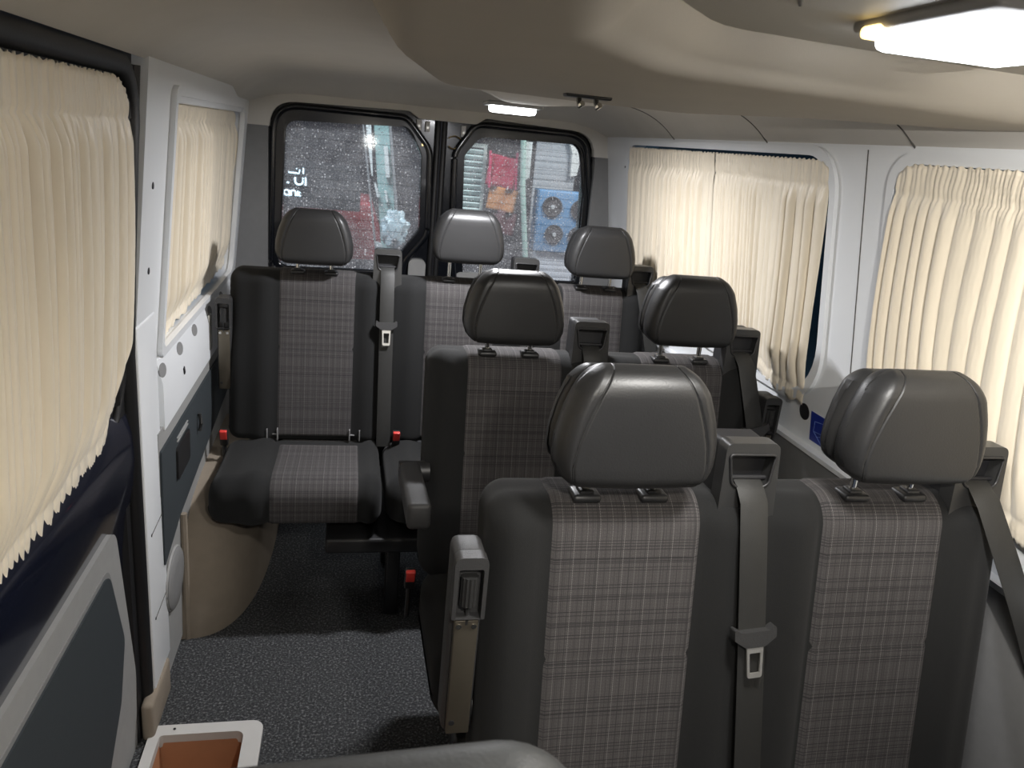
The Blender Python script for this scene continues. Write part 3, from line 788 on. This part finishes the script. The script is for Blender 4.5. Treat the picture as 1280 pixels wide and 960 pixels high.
bm = bmesh.new(); plate(bm, round_poly([(-.2, .605), (1.505, .605), (1.60, .38), (1.56, .24), (1.36, .02), (1.28, -.13), (-.2, -.13)], [.01, .05, .06, .06, .1, .01, .01]), [], mQ, -.017, 0)
mk('panel_insert', bm, M['insert_dark'], pan, 40)
bm = bmesh.new(); plate(bm, round_poly([(-.2, .615), (1.512, .615), (1.61, .38), (1.57, .235), (1.37, .01), (1.29, -.135), (-.2, -.135)], [.01, .05, .06, .06, .1, .01, .01]), [], mQ, -.0135, 0)
mk('insert_edge', bm, M['grey_mid'], pan, 40)

# ---- rear end
mB = lambda a, b, d: (a, YR+d, b)
OPEN = round_poly([(-.345, -.02), (-.335, 1.600), (1.010, 1.600), (1.085, 1.2), (1.09, -.02)], [0, .13, .13, .5, 0])
bm = bmesh.new(); plate(bm, [(-.62, -.06), (1.32, -.06), (1.32, 1.50), (1.035, 1.50), (1.06, -.02), (-.343, -.02), (-.338, 1.50), (-.62, 1.50)], [], mB, -.02, .03)
struct('wall_rear', bm, M['grey_mid'])
bm = bmesh.new()
hd = [(-.62, 1.498), (-.338, 1.498)] + [p for p in round_poly([(-.338, 1.40), (-.330, 1.598), (.22, 1.612), (.262, 1.585), (.50, 1.585), (.54, 1.612), (1.022, 1.598), (1.035, 1.40)], [0, .12, .03, .02, .02, .03, .12, 0])[1:-1] if p[1] > 1.499] + [(1.035, 1.498), (1.32, 1.498), (1.32, 1.72), (-.62, 1.72)]
plate(bm, hd, [], mB, -.016, .02); struct('trim_15', bm, M['headliner'])
def rear_door(n, outer, hole, x0, x1):
    d = bpy.data.objects.new('door_%d' % n, None); COL.objects.link(d); d['kind'] = 'structure'
    bm = bmesh.new(); plate(bm, [(x0, -.1), (x1, -.1), (x1, 1.66), (x0, 1.66)], [hole[::-1]], mB, .035, .085); mk('door_panel', bm, M['gloss_black'], d, 40)
    for k, (dd, r) in enumerate(((.012, .013), (.030, .012))):
        L = off(outer, -.006-.022*k)
        bm = bmesh.new(); pr = [Vector(mB(a, b, dd)) for a, b in dense(L, .05)]; tube(bm, pr+pr[:1], r, 8, False); mk('frame_lip', bm, M['gloss_black'], d, 60)
    bm = bmesh.new(); plate(bm, outer, [off(hole, .004)[::-1]], mB, .015, .045); mk('window_frame', bm, M['gloss_black'], d, 40)
    bm = bmesh.new(); plate(bm, off(hole, .01), [], mB, .066, .070); mk('glass', bm, M['dusty'], d, None)
    bm = bmesh.new()
    xs0, xs1 = min(p[0] for p in hole), max(p[0] for p in hole); z0, z1 = min(p[1] for p in hole), max(p[1] for p in hole)
    for i in range(14):
        z = z0+.06+(z1-z0-.10)*i/13
        tube(bm, [mB(xs0+.01, z, .0655), mB(xs1-.03, z, .0655)], .0006, 4)
    mk('defroster_wires', bm, M['plastic_grey'], d, None)
    bm = bmesh.new(); plate(bm, rrect(x0+.02, x1-.02, .3, .885, .03), [], mB, .018, .04); mk('lower_trim', bm, M['grey_mid'], d, 40)
    return d
oL = round_poly([(-.340, .905), (-.325, 1.592), (.215, 1.592), (.318, 1.470), (.328, 1.110), (.235, .985), (.225, .905)], [.05, .11, .07, .09, .08, .06, .03])
hL = round_poly([(-.297, .925), (-.272, 1.528), (.225, 1.548), (.282, 1.440), (.290, 1.130), (.195, 1.000), (.17, .925)], [.04, .05, .06, .06, .05, .06, .02])
oR = round_poly([(.455, .905), (.445, .985), (.395+.035, 1.110), (.418, 1.470), (.500, 1.592), (1.000, 1.592), (1.052, 1.3), (1.066, .905)], [.03, .06, .08, .09, .07, .11, .3, .05])
hR = round_poly([(.500, .925), (.482, 1.060), (.466, 1.455), (.530, 1.538), (.978, 1.545), (1.005, 1.42), (1.018, .925)], [.03, .1, .05, .06, .06, .05, .03])
dL = rear_door(2, oL, hL, -.40, .338); dR = rear_door(3, oR, hR, .378, 1.12)
for (x, nm) in ((.345, 'a'), (.372, 'b')):
    bm = bmesh.new(); tube(bm, [(x, YR+.022, z) for z in (.2, .9, 1.64)], .013, 10); mk('meeting_seal', bm, M['rubber'], dR if nm == 'b' else dL, 60)
for (x0, x1) in ((.250, .325), (.46, .58)):
    bm = bmesh.new(); plate(bm, rrect(x0, x1, .80, 1.000 if x0 < .4 else .955, .025), [], mB, .008, .035); mk('corner_trim', bm, M['grey_trim'], dL if x0 < .4 else dR, 40)
for i, (x, z, w, h, lab) in enumerate(((.264, 1.562, .020, .040, 'pale latch bracket over the rear door, beside the window corner'), (.300, 1.558, .018, .042, 'pale latch bracket over the rear door seam'), (.452, 1.552, .018, .044, 'pale latch bracket over the rear door, standing apart from the other pair'), (.285, 1.496, .012, .036, 'narrow brass coloured bracket below the latch brackets'))):
    t = thing('latch_bracket' if i == 0 else 'latch_bracket.%03d' % i, lab, 'bracket', (x, YR+.012, z), group='latch brackets between the rear doors')
    bm = bmesh.new(); plate(bm, rrect(-w/2, w/2, -h/2, h/2, .002), [], lambda a, b, d: (a, d, b), 0, .02); mk('plate', bm, M['brass'] if i == 3 else M['step_rim'], t, 40)
    bm = bmesh.new(); tube(bm, [(0, -.003, -.005), (0, .004, -.005)], .005, 10); mk('bolt', bm, M['steel'], t, 40)
for i, (x0, x1, z, sag, lab) in enumerate(((.390, .442, 1.520, .010, 'upper bare wire loop beside the rear door seam'), (.392, .430, 1.488, -.010, 'lower bare wire loop beside the rear door seam'))):
    bm = bmesh.new(); tube(bm, [(x0+(x1-x0)*k/8, YR+.006, z+sag*sin(pi*k/8)) for k in range(9)], .0025, 8)
    tag(mk('wire_loop', bm, M['brass']), lab, 'wire', 'wires between the rear doors')

# sticker and plug on the side wall
st = thing('warning_sticker', 'blue sticker with thin line drawing stuck on the white wall', 'sticker')
bm = bmesh.new(); plate(bm, rrect(1.520, 1.672, .862, .940, .001), [], mapR, -.0018, -.0002); mk('sheet', bm, M['blue_sticker'], st, None)
mS = lambda a, b: Vector(mapR(a, b, -.0021))
bm = bmesh.new()
for L in ([(1.652, .918), (1.602, .926), (1.606, .895), (1.656, .890), (1.652, .918)], [(1.656, .890), (1.620, .868)], [(1.640, .880), (1.616, .888)]):
    tube(bm, [mS(*p) for p in L], .0008, 5)
mk('drawn_lines', bm, M['line_blue'], st, None)
pg = thing('wall_plug', 'black oval plug on the white wall next to the blue sticker', 'plug')
bm = bmesh.new(); n = 24
def el(s, d): return [mapR(1.705+.022*s*cos(2*pi*k/n), .926+.022*s*sin(2*pi*k/n), d) for k in range(n)]
loft(bm, [el(1, 0), el(1, -.002), el(.8, -.003), el(.05, -.003)]); mk('cap', bm, M['dark_hole'], pg, 50)

# ------------------------------------------------------------------ curtains
def curtain(name, label, y0, y1, ztop, zbot, xf, sgn, nf, seam_z, seed, edge=lambda s, t: 0., amp=.012, ybot=(0, 0), mask=lambda s: 1., group='cream satin curtains on the side windows'):
    """gathered cloth; y0..y1 along the wall, xf(z) wall plane, sgn = direction into the cabin"""
    rnd = random.Random(seed)
    W = abs(y1-y0); nu, nv = int(W*330), 70
    def pleats(wmin, wmax, dmin, dmax, clump):
        E, D, x = [0.], [], 0.
        while x < W:
            k = .5+.5*sin(x*clump+seed*1.7)
            w = wmin+(wmax-wmin)*(k*.75+.25*rnd.random())*rnd.uniform(.6, 1.25)
            D.append((rnd.uniform(dmin, dmax)*(1.15-.55*k), rnd.uniform(-.012, .012), rnd.uniform(.35, .65)))
            x += w; E.append(x)
        return E, D
    A = pleats(.017, .052, amp*.9, amp*1.9, 6.5)
    B = pleats(.009, .017, .0025, .0055, 9.)
    def prof(PD, x, t):
        E, D = PD
        x = min(max(x, 0), E[-1]-1e-6)
        k = max(0, min(bisect.bisect_right(E, x)-1, len(D)-1))
        d, dr, sk = D[k]
        q = (x-E[k])/(E[k+1]-E[k]); q = q**(1+(sk-.5)*(.5+t))
        return d*max(0, sin(pi*q))**.85
    t0 = thing(name, label, 'curtain', (0, 0, 0), group=group)
    bm = bmesh.new(); G = []
    for i in range(nu+1):
        s = i/nu; zt, zb = ztop(s), zbot(s); row = []; x0 = s*W
        for j in range(nv+1):
            t = j/nv
            z = zt+(zb-zt)*t
            below = sstep(seam_z+.006, seam_z-.05, z)
            xs = x0+.010*sin(t*3+s*9+seed)*t+.006*sin(s*40+t*5)*t
            fold = prof(A, xs, t)*(.55+.45*t)*(1-.85*sstep(.80, .97, t))*mask(s)
            ruff = prof(B, x0+.002*sin(t*60+s*50), t)
            d = ruff*(1-.8*below)+fold*below+.25*fold*(1-below)
            d -= .0035*exp(-((z-seam_z)/.005)**2)
            hem = exp(-((t-.94)/.010)**2)
            d += -.004*hem+(.2*prof(B, x0*1.0+.003, t) if t > .94 else 0)
            y = y0+(y1-y0)*s + edge(s, t) + ((1-s)*ybot[0]+s*ybot[1])*t
            zz = z + (.003*sin(x0*75+seed) if j == nv else 0) + (.002*sin(x0*300) if j == 0 else 0)
            row.append(bm.verts.new((xf(z)+sgn*(.012+d), y, zz)))
        G.append(row)
    for i in range(nu):
        for j in range(nv): bm.faces.new((G[i][j], G[i+1][j], G[i+1][j+1], G[i][j+1]))
    # seam: stitched line
    o = mk('drape', bm, M['curtain'], t0, 180)
    md = o.modifiers.new('t', 'SOLIDIFY'); md.thickness = .0016
    bm = bmesh.new(); tube(bm, [(xf(ztop(s))+sgn*.004, y0+(y1-y0)*s, ztop(s)-.016) for s in (0.01, .25, .5, .75, .99)], .0045, 8)
    mk('curtain_rod', bm, M['steel'], t0)
    return t0
rnd_c = lambda s, r: 1-sqrt(max(0, 1-max(0, (abs(s-.5)-.5+r)/r)**2))
curtain('curtain', 'long cream curtain on the sliding door window', .15, 1.690, lambda s: 1.572-.06*rnd_c(max(.5, s), .07), lambda s: .842+.09*sstep(.90, 1., s)**2+.004*sin(s*40), lambda z: xd(z), 1, 21, 1.500, 3,
        lambda s, t: s*(.03*sin(t*3.0)-.05*sstep(.8, 1, t)), .020)
curtain('curtain.001', 'cream curtain on the window between white pillar and rear corner', 2.03, 3.175, lambda s: 1.540-.02*rnd_c(max(.5, s), .08), lambda s: .934+.03*s+.004*sin(s*31), lambda z: xl(z)-.036, 1, 25, 1.497, 5,
        lambda s, t: s*.02*sin(t*3.)-(1-s)*.02*t, .020)
curtain('curtain.002', 'narrower cream curtain nearest the rear doors, on the wall opposite the sliding door', 2.280, 3.06, lambda s: 1.553, lambda s: .955+.01*s, lambda z: xr(z)+.006, -1, 15, 1.497, 9,
        lambda s, t: s*.04*t-(1-s)*.01*t, .021)
curtain('curtain.003', 'wider cream curtain hanging beside the one nearest the rear doors, above blue sticker', 1.668, 2.268, lambda s: 1.553-.03*rnd_c(min(.5, s), .1), lambda s: .945+.035*sstep(.2, .6, s)+.004*sin(s*50), lambda z: xr(z)+.006, -1, 15, 1.495, 12,
        lambda s, t: (1-s)*(.04*t*t)-s*.012*t, .018, mask=lambda s: .50+.75*sstep(.40, .22, s))
curtain('curtain.004', 'cream curtain behind the headrest of the first bench, beyond the white post', -.05, 1.425, lambda s: 1.556-.03*rnd_c(max(.5, s), .04), lambda s: .94+.012*sin(s*17), lambda z: xr(z)+.004, -1, 22, 1.498, 15,
        lambda s, t: s*(.035*sin(t*2.6)-.02*t), .013, mask=lambda s: .22+.9*sstep(.60, .78, s))

# ------------------------------------------------------------------ outside, behind the rear doors
def omat(n, c, r=.7): return simple(n, c, r, noise=.15, nscale=8)
bm = bmesh.new(); rbox(bm, (1, 9, -.55), (16, 12, .1), 0); struct('ground', bm, omat('asphalt', (.05, .05, .055), .9), angle=None)
bm = bmesh.new(); rbox(bm, (1, 9.4, 1.5), (14, .3, 4.4), 0); struct('wall_back', bm, omat('dark_facade', (.055, .055, .065), .8), angle=None)
mO = lambda y: (lambda a, b, d: (a, y+d, b))
def letters(parent, segs, y, r, mat, name):
    bm = bmesh.new()
    for L in segs: tube(bm, [(a, y, b) for a, b in L], r, 6)
    return mk(name, bm, mat, parent, 60)
sg = thing('shop_sign', 'dark signboard with pale glowing letters outside the rear window', 'sign', (0, 0, 0))
bm = bmesh.new(); plate(bm, rrect(-1.10, .06, .93, 1.26, .01), [], mO(6.0), 0, .05); mk('board', bm, omat('sign_board', (.02, .024, .03), .5), sg)
def arc(cx, cz, rx, rz, a0, a1, n=10): return [(cx+rx*cos(a0+(a1-a0)*i/n), cz+rz*sin(a0+(a1-a0)*i/n)) for i in range(n+1)]
letters(sg, [[(-.46, 1.175), (-.385, 1.172), (-.380, 1.20)], [(-.355, 1.215), (-.355, 1.172)], [(-.405, 1.205), (-.40, 1.205)]], 5.995, .006, M['sign_glow'], 'script_letters')
letters(sg, [[(-.412, 1.145)]+arc(-.385, 1.115, .027, .022, pi, 2*pi)+[(-.358, 1.145)], [(-.338, 1.15), (-.338, 1.09)], [(-.47, 1.105), (-.455, 1.100)]], 5.995, .007, M['sign_glow'], 'letters_ul')
def small_a(x, z): return [arc(x, z, .018, .020, 0, 2*pi), [(x+.020, z+.020), (x+.020, z-.022)]]
letters(sg, small_a(-.472, 1.030)+[[(-.440, 1.008), (-.440, 1.048)], [(-.440, 1.040)]+arc(-.424, 1.035, .016, .014, pi, 0)+[(-.408, 1.008)], [(-.393, 1.008), (-.393, 1.048)], [(-.393, 1.025), (-.375, 1.040)], [(-.390, 1.027), (-.372, 1.008)]], 5.995, .006, M['sign_glow'], 'letters_ank')
# pale leaning boom with crumpled sack
bo = thing('leaning_boom', 'tall pale green leaning boom seen through the rear window behind the window seat', 'boom', (0, 0, 0))
g1 = omat('pale_teal', (.36, .55, .54)); g2 = omat('pale_white', (.70, .78, .78)); g3 = omat('grey_steel', (.26, .28, .29))
def poly_prism(name, P, y, th, mat, par): bm = bmesh.new(); plate(bm, P, [], mO(y), 0, th); return mk(name, bm, mat, par, 30)
poly_prism('boom_face', [(.10, 1.95), (.20, 1.95), (.36, .62), (.24, .58)], 6.05, .10, g1, bo)
poly_prism('white_edge', [(.02, 1.95), (.09, 1.95), (.145, 1.20), (.135, 1.20)], 6.0, .06, g2, bo)
poly_prism('side_rail', [(.20, 1.95), (.215, 1.95), (.385, .62), (.365, .62)], 5.98, .06, g3, bo)
poly_prism('side_rail', [(.0, 1.95), (.012, 1.95), (.20, .62), (.185, .62)], 5.98, .06, g3, bo)
for (P) in ([(.215, 1.42), (.245, 1.42), (.27, 1.20), (.24, 1.20)], [(.235, 1.10), (.25, 1.10), (.265, 1.02), (.25, 1.02)], [(.155, 1.15), (.17, 1.15), (.20, 1.05), (.18, 1.05)]): poly_prism('bright_plate', P, 5.99, .05, g2, bo)
poly_prism('foot', [(.18, .72), (.23, .70), (.28, .52), (.24, .50)], 5.97, .08, g2, bo)
bm = bmesh.new(); bmesh.ops.create_icosphere(bm, subdivisions=4, radius=1)
for v in bm.verts:
    k = 1+.22*sin(v.co.x*7+1)*sin(v.co.z*6)*cos(v.co.y*5)+.08*sin(v.co.x*19)*sin(v.co.z*17)
    v.co = Vector((.315+v.co.x*.10*k, 5.9+v.co.y*.07*k, .83+v.co.z*.14*k))
tag(mk('plastic_sack', bm, omat('pale_blue_plastic', (.50, .66, .72), .35)), 'crumpled pale blue plastic sack at the boom foot outside', 'sack')
bm = bmesh.new()
poly_prism_o = None
cr = thing('red_car_roof', 'red car just showing over the headrest through the rear window', 'car', (0, 0, 0))
cm = simple('red_car_paint', (.35, .035, .045), .3, noise=.1)
bm = bmesh.new()
sec = [(-.62, .55), (-.55, .78), (-.40, .84), (-.20, .93), (-.02, .99), (.16, .97), (.22, .80), (.25, .55)]
loft(bm, [[(x, y, z+dz) for x, z in sec] for (y, dz) in ((6.35, -.03), (6.4, 0), (7.2, 0), (7.25, -.03))]); mk('body', bm, cm, cr, 30)
bm = bmesh.new(); plate(bm, [(-.48, .70), (-.36, .80), (-.2, .86), (-.2, .70)], [], mO(6.34), 0, .02); mk('car_window', bm, M['gloss_black'], cr)
# louvred shutter, banner, pole, roller shutters, blue fan unit
lo = thing('louvre_shutter', 'pale green slatted shutter beside the red and orange banner outside', 'shutter', (0, 0, 0))
bm = bmesh.new()
for i in range(13): rbox(bm, (.92, 6.22, .90+.045*i), (.17, .02, .034), .004, Matrix.Rotation(.5, 3, 'X'))
mk('slats', bm, omat('pale_green_slat', (.55, .70, .68)), lo)
bm = bmesh.new(); plate(bm, rrect(.82, 1.02, .86, 1.50, .01), [rrect(.845, .995, .88, 1.47, .005)[::-1]], mO(6.20), 0, .04); mk('frame', bm, omat('green_frame', (.36, .42, .40)), lo)
bm = bmesh.new(); tube(bm, [(.80, 6.05, .80), (.98, 6.05, .92)], .022, 8); mk('strut', bm, g3, lo)
bn = thing('banner', 'red over orange hanging banner outside the rear window', 'banner', (0, 0, 0))
def wavy(P0, P1, z0, z1, mat, nm, par, y=6.15):
    bm = bmesh.new(); G = []
    for i in range(17):
        s = i/16; G.append([bm.verts.new((P0+(P1-P0)*s+.02*(1-j/10), y+.02*sin(s*11+j*.2), z1+(z0-z1)*j/10-.03*s)) for j in range(11)])
    for i in range(16):
        for j in range(10): bm.faces.new((G[i][j], G[i+1][j], G[i+1][j+1], G[i][j+1]))
    o = mk(nm, bm, mat, par, 60); md = o.modifiers.new('t', 'SOLIDIFY'); md.thickness = .004
wavy(1.02, 1.25, 1.20, 1.44, simple('banner_red', (.42, .02, .07), .6, noise=.15), 'red_cloth', bn)
wavy(1.04, 1.265, 1.02, 1.20, simple('banner_orange', (.55, .22, .05), .6, noise=.15), 'orange_cloth', bn)
wavy(1.07, 1.275, .84, 1.02, simple('banner_purple', (.16, .07, .08), .6, noise=.15), 'dark_hem', bn)
for x in (1.035, 1.25):
    bm = bmesh.new(); tube(bm, [(x, 6.13, 1.46), (x+.012, 6.13, 1.18)], .010, 8); mk('side_pole', bm, simple('banner_pink', (.62, .04, .14), .5, noise=.1), bn)
po = thing('green_pole', 'slim pale green pole between the banner and the blue fan unit', 'pole', (0, 0, 0))
bm = bmesh.new(); tube(bm, [(1.265, 6.1, 1.75), (1.31, 6.1, 1.20), (1.40, 6.1, .55), (1.50, 6.1, -.5)], .022, 10); mk('shaft', bm, omat('pole_green', (.42, .62, .56)), po)
poly_prism('panel', [(1.30, 1.55), (1.36, 1.55), (1.36, 1.28), (1.32, 1.26)], 6.12, .03, g2, po)
rs = thing('roller_shutter', 'pale grey ribbed shutter behind the white arch outside', 'shutter', (0, 0, 0))
bm = bmesh.new()
for i in range(44): rbox(bm, (1.68, 6.6, -.475+.05*i), (.36, .02, .051), .006)
mk('ribs', bm, omat('grey_rib', (.36, .40, .43)), rs)
rs2 = thing('roller_shutter.001', 'white ribbed shutter below the blue fan unit outside', 'shutter', (0, 0, 0))
bm = bmesh.new()
for i in range(24): rbox(bm, (1.72, 6.15, -.475+.05*i), (.58, .02, .051), .006)
mk('ribs', bm, omat('white_rib', (.60, .64, .70)), rs2)
ar = thing('white_arch', 'curved white strip above the blue fan unit outside', 'arch', (0, 0, 0))
bm = bmesh.new(); plate(bm, [(1.60, 1.72), (1.76, 1.72), (1.765, 1.50), (1.74, 1.33), (1.69, 1.32), (1.685, 1.50)], [], lambda a, b, d: (a*1.07, 6.54+d, 1.52+(b-1.52)*1.07), 0, .05); mk('strip', bm, omat('arch_white', (.72, .76, .74)), ar)
bu = thing('fan_unit', 'blue cabinet with four round fans outside the rear window', 'cabinet', (0, 0, 0))
bm = bmesh.new(); rbox(bm, (1.70, 6.20, .955), (.50, .20, .49), .015); mk('cabinet', bm, omat('fan_blue', (.13, .30, .52), .5), bu)
for (x, z, w) in ((1.565, 1.075, .075), (1.80, 1.065, .075), (1.60, .86, .07), (1.80, .85, .075)):
    bm = bmesh.new(); n = 28
    def ci(s, y): return [(x+w*s*cos(2*pi*k/n), y, z+w*s*sin(2*pi*k/n)) for k in range(n)]
    loft(bm, [ci(1.08, 6.10), ci(1.08, 6.085), ci(.95, 6.085), ci(.9, 6.098), ci(.4, 6.098), ci(.35, 6.085), ci(.05, 6.082)]); f = mk('fan', bm, omat('fan_dark', (.07, .065, .07), .5), bu)
    bm = bmesh.new(); tube(bm, [(x, 6.083, z), (x, 6.07, z)], w*.22, 12); mk('hub', bm, omat('fan_hub', (.62, .66, .68), .4), f)

# ------------------------------------------------------------------ lights
def light(name, kind, loc, energy, col, size=.1, rot=None, size_y=None):
    d = bpy.data.lights.new(name, kind); d.energy = energy; d.color = col
    if kind == 'AREA':
        d.size = size
        if size_y: d.shape = 'RECTANGLE'; d.size_y = size_y
    elif kind == 'POINT': d.shadow_soft_size = size
    o = bpy.data.objects.new(name, d); COL.objects.link(o); o.location = loc
    if rot: o.rotation_euler = rot
    return o
light('dome_light', 'AREA', (.575, .67, 1.634), 3.6, (1., .97, .92), .14)
light('rear_dome_light', 'AREA', (.44, 2.29, 1.597), 9, (.97, .97, 1.), .12, None, .06)
light('cab_fill', 'POINT', (.15, -.85, 1.42), 4.2, (1., .93, .82), .06)  # unseen fill behind the camera, added to brighten the cabin from the front
r2 = light('curtain_fill', 'SPOT', (.42, .05, 1.60), 26, (1., .96, .90), .03)  # unseen spot added to brighten the curtains opposite the sliding door
r2.data.spot_size = radians(80); r2.data.spot_blend = .9
r2.rotation_euler = (Vector((1.10, .62, 1.42))-Vector((.42, .05, 1.60))).to_track_quat('-Z', 'Y').to_euler()
rl = light('aisle_fill', 'SPOT', (.26, .12, 1.60), 14, (1., .95, .87), .03)  # unseen spot set by the aisle shadow, its cone shaped to brighten aisle seats
rl.data.spot_size = radians(78); rl.data.spot_blend = 1.0; rl.data.shadow_soft_size = .03
rl.rotation_euler = (Vector((.08, 1.40, .45))-Vector((.26, .12, 1.60))).to_track_quat('-Z', 'Y').to_euler()
light('street_fill_near', 'AREA', (-.6, 4.6, 3.2), 45, (.92, .96, 1.), .8, (radians(35), 0, 0))  # unseen area light added to light the objects outside
light('street_fill_far', 'AREA', (2.6, 4.8, 3.0), 45, (1., .95, .9), .8, (radians(35), 0, radians(20)))  # second unseen area light added over the outdoor objects
W = bpy.data.worlds.new('world'); S.world = W; W.use_nodes = True
W.node_tree.nodes['Background'].inputs[0].default_value = (.25, .30, .42, 1); W.node_tree.nodes['Background'].inputs[1].default_value = .12

# ------------------------------------------------------------------ camera
cd = bpy.data.cameras.new('camera'); cam = bpy.data.objects.new('camera', cd); COL.objects.link(cam)
cd.sensor_width = 36; cd.lens = 27.0; cd.clip_start = .02
vp = (443, 161); roll = radians(5.6); f = 960.
dx, dy = vp[0]-640, vp[1]-480
px = dx*cos(roll)+dy*sin(roll); py = -dx*sin(roll)+dy*cos(roll)
pitch = math.atan2(-py, f); yaw = math.atan2(-px, f/cos(pitch))
fw = Vector((sin(yaw)*cos(pitch), cos(yaw)*cos(pitch), -sin(pitch)))
rt0 = Vector((cos(yaw), -sin(yaw), 0)); up0 = rt0.cross(fw)
rt = rt0*cos(roll)+up0*sin(roll); up = up0*cos(roll)-rt0*sin(roll)
Mx = Matrix((rt, up, -fw)).transposed().to_4x4(); Mx.translation = Vector((0, 0, 1.52))
cam.matrix_world = Mx
cd.dof.use_dof = True; cd.dof.focus_distance = 1.5; cd.dof.aperture_fstop = 11
S.camera = cam
vs = S.view_settings
vs.view_transform = 'Standard'; vs.look = 'None'; vs.gamma = 1; vs.exposure = 1.12; vs.use_curve_mapping = False
